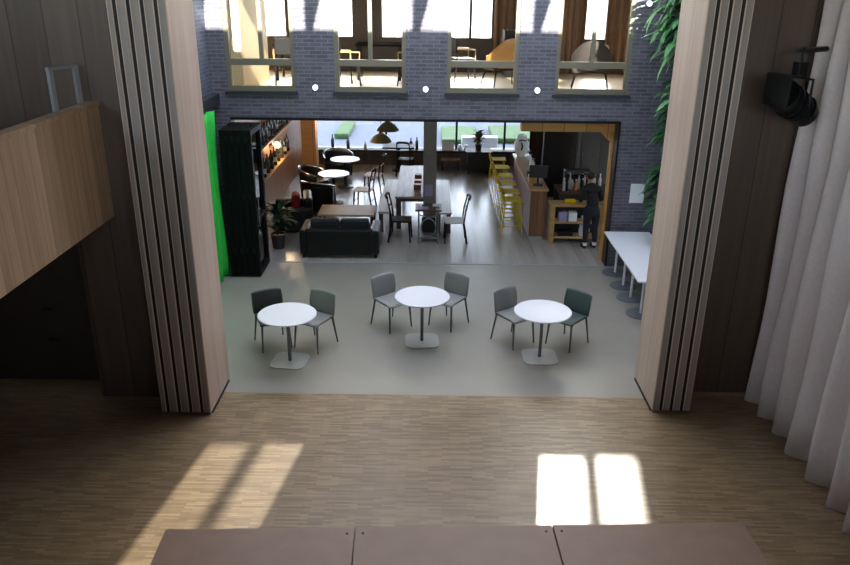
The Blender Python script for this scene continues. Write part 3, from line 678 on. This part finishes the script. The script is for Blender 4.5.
# left wall: shelves with bottles, wall lamp
for z, nm, n, m in ((1.80, 'upper', 14, 'bottle'), (1.12, 'lower', 11, 'bottle')):
    t = thing('wall_shelf', '%s honey wood shelf on the left cafe wall' % nm, 'shelf', (-3.62, 16.6, z), 0, 'bottle shelves on the left wall')
    B(-.13, -2.2, -.03, .13, 2.2, 0).build('board', 'honey', t)
    for y in (-1.8, 0, 1.8): MB().box(-.13, y-.015, -.15, .08, y+.015, -.03).build('bracket', 'honey', t)
    for k in range(n):
        y = 14.6+3.9*k/(n-1)
        b_ = thing('wine_bottle', 'dark bottle standing on the %s shelf of the left cafe wall' % nm, 'bottle', (-3.58, y, z), 0, 'bottles on the %s wall shelf' % nm)
        MB().lathe([(0, 0), (.055, 0), (.055, .26), (.02, .36), (.02, .42), (0, .42)], n=12).build('body', m if k % 4 else 'bottle_g', b_, smooth=True)
        MB().lathe([(.0565, .08), (.0565, .19)], n=12).build('bottle_label', 'oldwood_d' if k % 3 else 'seatc', b_, smooth=True)
def lamp(name, label, loc, e):
    t = thing(name, label, 'lamp', loc)
    MB().box(-.01, -.05, -.05, .02, .05, .05).build('backplate', 'frame', t)
    MB().tube([(.02, 0, 0), (.12, 0, .02)], .01, 6).build('arm', 'frame', t)
    MB().lathe([(.05, -.06), (.08, .0), (.05, .07), (.0, .07)], (.16, 0, 0), 14).build('lamp_shade', 'bulb', t, smooth=True)
    l = bpy.data.lights.new('glow', 'POINT'); l.energy = e; l.color = (1, .72, .42); l.shadow_soft_size = .09
    o = bpy.data.objects.new('glow', l); COL.objects.link(o); o.parent = t; o.location = (.30, -.02, 0)
lamp('wall_lamp', 'glowing wall lamp between the bottle shelves', (-3.75, 17.3, 1.5), 14)
lamp('wall_lamp', 'glowing lamp high on the wooden column', (-3.12, 20.3, 1.75), 12)

# ------------------------------------------------------------------ bar
t = thing('bar_counter', 'long wood clad bar counter running away along the stools', 'counter', (2.19, 17.2, 0))
B(-.15, -2.1, .09, .17, 1.4, 1.06).build('cladding', 'barwood', t)
B(-.155, -2.115, .09, .175, -2.1, 1.06).build('end_panel', 'barwood_x', t)
B(-.13, -2.07, 0, .15, 1.38, .09).build('plinth', 'steel', t)
B(-.20, -2.13, 1.06, .21, 1.4, 1.10).build('worktop', 'bartop', t, bevel=.004)
t = thing('back_counter', 'dark work counter of the bar behind the pine shelf unit', 'counter', (3.75, 15.72, 0))
B(-1.1, -.38, 0, 1.3, .30, .94).build('body', 'darkest', t)
B(-1.1, -.40, .94, 1.3, .32, .98).build('worktop', 'walnut', t)
t = thing('tall_fridge', 'tall grey fridge standing in the dark behind the bar', 'fridge', (3.62, 17.6, 0))
B(-.22, -.33, .06, .22, .33, 2.1).build('body', 'fridge', t, bevel=.01)
B(-.215, -.36, .1, .215, -.331, 2.05).build('door', 'fridge', t, bevel=.006)
MB().tube([(-.17, -.36, 1.0), (-.17, -.39, 1.02), (-.17, -.39, 1.4), (-.17, -.36, 1.42)], .01, 6).build('handle', 'chrome', t)
B(-.2, -.3, 0, .2, .3, .06).build('plinth', 'black', t)
# pine shelf unit
t = thing('shelf_unit', 'pale pine open shelf unit at the near end of the bar', 'shelf', (3.0, 15.02, 0))
for x in (-.52, .52):
    for y in (-.13, .13): B(x-.045, y-.03, 0, x+.045, y+.03, .80).build('post', 'pine', t)
B(-.58, -.18, .80, .60, .18, .85).build('top', 'pine', t, bevel=.004)
for z in (.44, .12): B(-.475, -.15, z, .475, .15, z+.035).build('shelf_board', 'pine', t)
B(-.5, .15, .12, .5, .165, .80).build('back_panel', 'darkest', t)
for x, nm in ((-.30, 'left'), (-.10, 'right')):
    tag(B(-.085, -.1, 0, .085, .1, .19).build('white_box', 'lilac' if nm == 'left' else 'paper', loc=(3.0+x, 15.0, .475), bevel=.006), 'pale box on the middle shelf of the pine unit, %s one' % nm, 'box')
t = tag(MB().lathe([(0, 0), (.05, 0), (.10, .09), (.095, .09), (.045, .012), (0, .012)], n=20).build('bowl', 'white', loc=(3.18, 14.98, .475), smooth=True), 'white bowl on the middle shelf of the pine unit', 'bowl')
t = thing('jug', 'white jug on the bottom shelf of the pine unit', 'jug', (3.14, 14.98, .155))
MB().lathe([(0, 0), (.07, 0), (.09, .1), (.07, .2), (.08, .22), (0, .21)], n=18).build('body', 'white', t, smooth=True)
MB().tube([(.08, 0, .18), (.13, 0, .15), (.13, 0, .09), (.085, 0, .06)], .01, 6).build('handle', 'white', t)
tag(B(-.16, -.1, 0, .16, .1, .10).build('dark_tray', 'black', loc=(2.78, 15.0, .155), bevel=.02), 'black tray on the bottom shelf of the pine unit', 'tray')
tag(B(-.11, -.06, 0, .11, .06, .06).build('yellow_box', 'yellow', loc=(2.84, 15.02, .85), bevel=.008), 'yellow box on top of the pine shelf unit', 'box')
t = thing('till_screen', 'dark till screen standing on the near end of the bar', 'screen', (2.21, 15.42, 1.10), R(-8))
B(-.19, -.012, .16, .19, .02, .42).build('screen', 'charcoal', t, bevel=.006)
MB().tube([(0, .02, .0), (0, .03, .25)], .02, 8).build('stand', 'black', t); B(-.1, -.07, 0, .1, .09, .015).build('foot', 'black', t)
# bottles, cups and jars on the back counter
rnd = random.Random(4)
for k in range(13):
    x = 2.78+k*.062+rnd.uniform(-.015, .015); y = 15.55+rnd.uniform(-.08, .12); h = rnd.uniform(.2, .36); m = ('clearb', 'bottle', 'seatc', 'clearb', 'orange')[k % 5]
    nm = {'clearb': 'pale', 'bottle': 'dark', 'seatc': 'cream', 'orange': 'amber'}[m]
    t = thing('bar_bottle', '%s bottle in the cluster on the back counter of the bar' % nm, 'bottle', (x, y, .98), 0, '%s bottles on the back counter' % nm)
    MB().lathe([(0, 0), (.03, 0), (.032, h*.6), (.012, h*.82), (.012, h*.93), (0, h*.93)], n=10).build('body', m, t, smooth=True)
    MB().lathe([(.014, h*.9), (.014, h)], n=8).build('cap', 'gap' if k % 2 else 'white', t)
for k in range(7):
    y = 16.9+k*.17; x = 2.28+.03*(k % 3)
    t = thing('wine_glass', 'upturned clear glass in the row along the bar top', 'glass', (x, y, 1.10), 0, 'glasses on the bar top')
    MB().lathe([(.032, 0), (.036, .05), (.02, .09), (.006, .1)], n=12).build('bowl', 'clearb', t, smooth=True)
    MB().lathe([(.005, .1), (.005, .16), (.03, .165), (.03, .168)], n=12).build('stem', 'clearb', t, smooth=True)
for k, (x, y) in enumerate(((2.30, 15.75), (2.33, 15.95), (2.12, 16.0), (2.31, 16.25), (2.14, 16.45), (2.32, 16.65))):
    c = thing('coffee_cup', 'white cup among the clutter on the bar top, number %s from the till screen' % ('one', 'two', 'three', 'four', 'five', 'six')[k], 'cup', (x, y, 1.10), .4*k, 'white cups on the bar top')
    MB().lathe([(0, 0), (.03, 0), (.048, .075), (.044, .075), (.026, .008), (0, .008)], n=14).build('body', 'white', c, smooth=True)
    MB().tube([(.042, 0, .06), (.07, 0, .05), (.066, 0, .028), (.036, 0, .02)], .006, 6).build('handle', 'white', c)
tag(B(-.08, -.1, 0, .08, .1, .14).build('menu_holder', 'honey', loc=(2.13, 15.75, 1.10), bevel=.006), 'small wooden menu holder beside the till screen on the bar', 'menu holder')
tag(B(-.07, -.09, 0, .07, .09, .12).build('napkin_box', 'black', loc=(2.14, 16.22, 1.10), bevel=.008), 'black napkin box between the white cups on the bar', 'box')
t = thing('coffee_machine', 'dark coffee machine on the back counter', 'coffee machine', (3.1, 15.86, .98))
B(-.28, -.12, .03, .28, .14, .36).build('body', 'black', t, bevel=.02); B(-.26, -.17, .30, .26, -.12, .37).build('group_head', 'chrome', t); B(-.26, -.17, 0, .26, .14, .03).build('drip_tray', 'chrome', t)
t = thing('white_vase', 'white vase with black drawing on the far end of the bar', 'vase', (2.17, 18.3, 1.10))
MB().lathe([(0, 0), (.10, 0), (.17, .18), (.18, .32), (.11, .46), (.12, .52), (0, .5)], n=24).build('body', 'white', t, smooth=True)
MB().tube([(-.03, -.19, .36), (0, -.195, .28), (-.02, -.19, .18)], .02, 6).tube([(-.09, -.165, .4), (.0, -.19, .42), (.09, -.165, .4)], .016, 6).build('drawing', 'gap', t)
t = thing('hanging_card', 'small white card hanging in the dark above the bar', 'card', (2.55, 16.6, 2.02))
B(-.09, -.006, 0, .09, .006, .16).build('sheet', 'paper', t)
MB().tube([(0, 0, .16), (0, 0, .72)], .004, 5).build('cord', 'gap', t)
# yellow stools
def stool(y, m, label, x):
    t = thing('bar_stool', label, 'stool', (x, y, 0), 0, 'yellow bar stools along the bar')
    def st(u, v): return (-.21+.42*u, -.21+.42*v, .745-.015*math.sin(PI*u)*math.sin(PI*v))
    MB().sheet(st, 8, 8, .018).build('seat', m, t, smooth='all')
    def bk(u, v): a = (u-.5)*2; return (-.20-.03*v+.05*a*a, a*.20, .75+.11*v)
    MB().sheet(bk, 8, 4, .014).build('backrest', m, t, smooth='all')
    for sx in (-1, 1):
        for sy in (-1, 1): MB().tube([(sx*.16, sy*.16, .74), (sx*.21, sy*.21, 0)], .012, 8).build('leg', m, t)
    for z in (.2, .38, .56):
        q = .16+.05*(1-z/.74); MB().tube([(q, q, z), (-q, q, z), (-q, -q, z), (q, -q, z)], .009, 6, closed=True).build('rung', m, t)
ny = [15.62, 16.3, 17.0, 17.8, 18.65, 19.6]
nn_ = ['first from the near end of the bar', 'second from the near end of the bar', 'third from the near end of the bar', 'fourth from the near end of the bar', 'fifth from the near end of the bar', 'farthest, by the street window end']
for i, y in enumerate(ny):
    stool(y, 'yellow' if i < 4 else 'glareyellow', ('bright yellow metal bar stool, ' if i < 4 else 'yellow metal bar stool paled by painted glare, ')+nn_[i], 1.72)

# ------------------------------------------------------------------ person behind the pine unit
def skin_mesh(name, pts, edges, m, parent, sub=2):
    me = bpy.data.meshes.new(name); me.from_pydata([p[:3] for p in pts], edges, []); o = bpy.data.objects.new(name, me); COL.objects.link(o)
    o.parent = parent; me.materials.append(MT[m])
    s_ = o.modifiers.new('skin', 'SKIN'); s_.use_smooth_shade = True
    for i, p in enumerate(pts):
        q = me.skin_vertices[0].data[i]; q.radius = (p[3], p[4] if len(p) > 4 else p[3]); q.use_root = (i == 0)
    u = o.modifiers.new('sub', 'SUBSURF'); u.levels = sub; u.render_levels = sub
    return o
pr = thing('person', 'person in black clothes with tied brown hair, leaning over the pine unit', 'person', (3.22, 14.62, 0), R(12))
V = [(0, 0, .86, .085, .075), (0, .03, .99, .075, .06), (0, .09, 1.14, .09, .065), (0, .13, 1.23, .07, .05), (0, .17, 1.30, .045), (0, .20, 1.345, .05), (0, .225, 1.40, .072, .082), (0, .235, 1.455, .07, .078), (0, .235, 1.50, .04)]
Ed = [(i, i+1) for i in range(8)]
def limb(par, pts):
    k = par
    for p in pts: V.append(p); Ed.append((k, len(V)-1)); k = len(V)-1
    return k
for s in (-1, 1):
    limb(0, [(s*.09, .0, .78, .085), (s*.095, .015, .46, .056), (s*.10, -.01, .25, .05), (s*.10, -.02, .08, .034), (s*.105, .06, .035, .034, .026), (s*.11, .14, .025, .03, .02)])
    hx = limb(3, [(s*.15, .12, 1.21, .052), (s*.23, .08, 1.00, .040), (s*.17, .24, .92, .032), (s*.14, .32, .905, .026), (s*.13, .37, .90, .030, .016)])
    bx, by, bz = V[hx][:3]
    for j, (dx, l1) in enumerate(((-.03, .07), (-.01, .08), (.012, .075), (.032, .058))):
        limb(hx, [(bx+dx, by+.035, bz-.003, .009), (bx+dx*1.15, by+.035+l1*.55, bz-.006, .008), (bx+dx*1.1, by+.03+l1, bz-.022, .006)])
    limb(hx, [(bx-s*.035, by-.005, bz-.004, .010), (bx-s*.052, by+.03, bz-.016, .007)])
body = skin_mesh('body', V, Ed, 'skin', pr)
VS = [(0, .0, .86, .158, .132), (0, .03, .99, .118, .105), (0, .09, 1.14, .138, .108), (0, .13, 1.235, .115, .095), (0, .175, 1.33, .06)]
ES = [(0, 1), (1, 2), (2, 3), (3, 4)]
for s in (-1, 1):
    k = len(VS); VS += [(s*.155, .12, 1.21, .066), (s*.235, .08, .995, .052), (s*.20, .16, .955, .046)]; ES += [(3, k), (k, k+1), (k+1, k+2)]
skin_mesh('shirt', VS, ES, 'cloth', pr)
VT = [(0, .01, .86, .150, .125), (0, .02, .97, .125, .11)]; ET = [(0, 1)]
for s in (-1, 1):
    k = len(VT); VT += [(s*.085, .0, .74, .108), (s*.095, .012, .46, .068), (s*.10, -.01, .25, .062), (s*.10, -.02, .13, .056)]; ET += [(0, k), (k, k+1), (k+1, k+2), (k+2, k+3)]
skin_mesh('trousers', VT, ET, 'jean', pr)
for s in (-1, 1):
    MB().lathe([(.04, .07), (.043, .125), (.0, .125)], (s*.10, -.015, 0), 12).build('sock', 'paper', pr, smooth=True)
    def sho(u, v):
        a = 2*PI*u; q = math.sin(PI*v)**.5
        return (s*.105+.047*math.cos(a)*q, -.075+.25*v, .04+.04*math.sin(a)*q*(1-.35*v))
    MB().sheet(sho, 14, 10).build('shoe', 'gap', pr, smooth='all')
MB().lathe([(0, -.045), (.05, -.04), (.083, 0), (.085, .05), (.06, .085), (0, .10)], (0, .205, 1.435), 18).build('hair', 'hair', pr, smooth=True)
MB().lathe([(0, -.04), (.035, -.02), (.04, .01), (.0, .04)], (0, .10, 1.47), 12).build('hair_bun', 'hair', pr, smooth=True)
MB().add([(-.012, .305, 1.405), (.012, .305, 1.405), (0, .335, 1.40), (0, .31, 1.435)], [(0, 1, 2), (0, 2, 3), (1, 3, 2), (0, 3, 1)]).build('nose', 'skin', pr)
for s in (-1, 1):
    MB().lathe([(0, -.006), (.009, 0), (0, .006)], (s*.03, .302, 1.437), 8).build('eye', 'gap', pr); MB().lathe([(0, -.025), (.014, 0), (0, .025)], (s*.082, .22, 1.425), 8).build('ear', 'skin', pr)
MB().box(-.022, .300, 1.378, .022, .306, 1.386).build('mouth', 'red', pr)

# ================================================================== UPPER ROOM furniture
UZ = 3.06
tag(B(-4.38, 14.3, UZ, -3.5, 16.6, 6.2).build('cream_cupboard', 'cream', bevel=.01), 'tall cream boxed cupboard behind the first upper window', 'cupboard')
def up_chair(x, y, d, label, m='bent'):
    t = thing('upper_chair', label, 'chair', (x, y, UZ), math.atan2(d[1], d[0])+PI/2, 'dark chairs in the upper room')
    B(-.21, -.2, .43, .21, .2, .48).build('seat', m, t, bevel=.01); B(-.2, .18, .58, .2, .22, .90).build('backrest', m, t, bevel=.01)
    for s in (-1, 1):
        MB().tube([(s*.2, -.18, .46), (s*.22, -.22, 0)], .017, 6).build('leg', 'bent', t); MB().tube([(s*.2, .2, .9), (s*.2, .19, .45), (s*.22, .25, 0)], .017, 6).build('rear_leg', 'bent', t)
        MB().tube([(s*.22, -.2, .45), (s*.23, -.2, .66), (s*.22, .2, .68)], .016, 6).build('arm', 'pine', t)
up_chair(-1.75, 15.6, (.9, .5), 'dark armchair with pale wooden arms, left in the second upper window')
up_chair(-.42, 15.7, (-.9, .5), 'dark armchair with pale wooden arms, right in the second upper window')
up_chair(-2.95, 15.6, (.2, -1), 'dark chair in the first upper window')
up_chair(.62, 16.6, (1, .3), 'dark chair with pale wooden arms, left in the third upper window')
def up_table(x, y, label, h=.74, w_=.5):
    t = thing('upper_table', label, 'table', (x, y, UZ), 0, 'dark tables in the upper room')
    B(-w_, -.4, h-.04, w_, .4, h).build('tabletop', 'matt', t, bevel=.006)
    for a in (-1, 1):
        for b in (-1, 1): B(a*(w_-.06)-.025, b*.34-.025, 0, a*(w_-.06)+.025, b*.34+.025, h-.04).build('leg', 'bent', t)
up_table(-1.15, 16.9, 'dark table in the second upper window')
up_table(-2.85, 16.75, 'dark table in the first upper window')
t = thing('sideboard', 'black sideboard behind the tan armchair in the third upper window', 'sideboard', (2.05, 17.6, UZ))
B(-.5, -.25, .05, .5, .25, 1.0).build('body', 'darkest', t); B(-.47, -.27, .1, 0, -.251, .95).build('door', 'black', t); B(.01, -.27, .1, .47, -.251, .95).build('door', 'black', t); B(-.45, -.2, 0, .45, .2, .05).build('plinth', 'black', t)
def arm(x, y, rz, ma, mb_, label):
    t = thing('upholstered_armchair', label, 'armchair', (x, y, UZ), rz)
    B(-.36, -.32, .34, .36, .3, .48).build('seat', mb_, t, bevel=.04)
    def bk(u, v): a = R(-25+230*u); return (.40*math.cos(a), .05+.34*math.sin(a), .40+(.22+.34*max(0, math.sin(a))**1.5)*v)
    MB().sheet(bk, 20, 5, .06).build('backrest', ma, t, smooth='all')
    for sx in (-1, 1):
        for sy in (-1, 1): MB().tube([(sx*.28, sy*.24, .36), (sx*.36, sy*.34, 0)], .02, 6, .012).build('leg', 'bent', t)
arm(1.42, 15.7, R(200), 'tanl', 'brownf', 'tan leather armchair in the third upper window')
arm(3.1, 15.4, R(170), 'brownf', 'brownf', 'brown fabric armchair in the fourth upper window')
tag(B(-.22, -.06, -.18, .22, .06, .18).build('cushion', 'jute', loc=(3.2, 15.34, UZ+.68), bevel=.05, rz=R(12)), 'beige cushion on the brown armchair in the fourth upper window', 'cushion')
def brown_curtain(x0, x1, y, label):
    def fn(u, v): x = x0+(x1-x0)*u; return (x, y+.04*math.sin(x*38), UZ+.02+2.6*v)
    tag(MB().sheet(fn, 60, 2, .01).build('window_curtain', 'brown', smooth='all'), label, 'curtain', 'brown curtains in the upper room')
brown_curtain(1.38, 2.4, 18.25, 'brown curtain behind the sideboard, in the third upper window')
brown_curtain(2.55, 3.45, 18.12, 'brown curtain left of the bright pane in the fourth upper window')
brown_curtain(3.95, 4.9, 18.25, 'brown curtain at the right end of the upper room')
tag(B(-1.3, 18.32, 6.4, .45, 18.33, 8.3).build('sheer_dimmer', 'sheer'), 'sheer beige blind added out of view to weaken the left sun streaks', 'dimmer')  # sheet added above the view to thin the sun through the second window
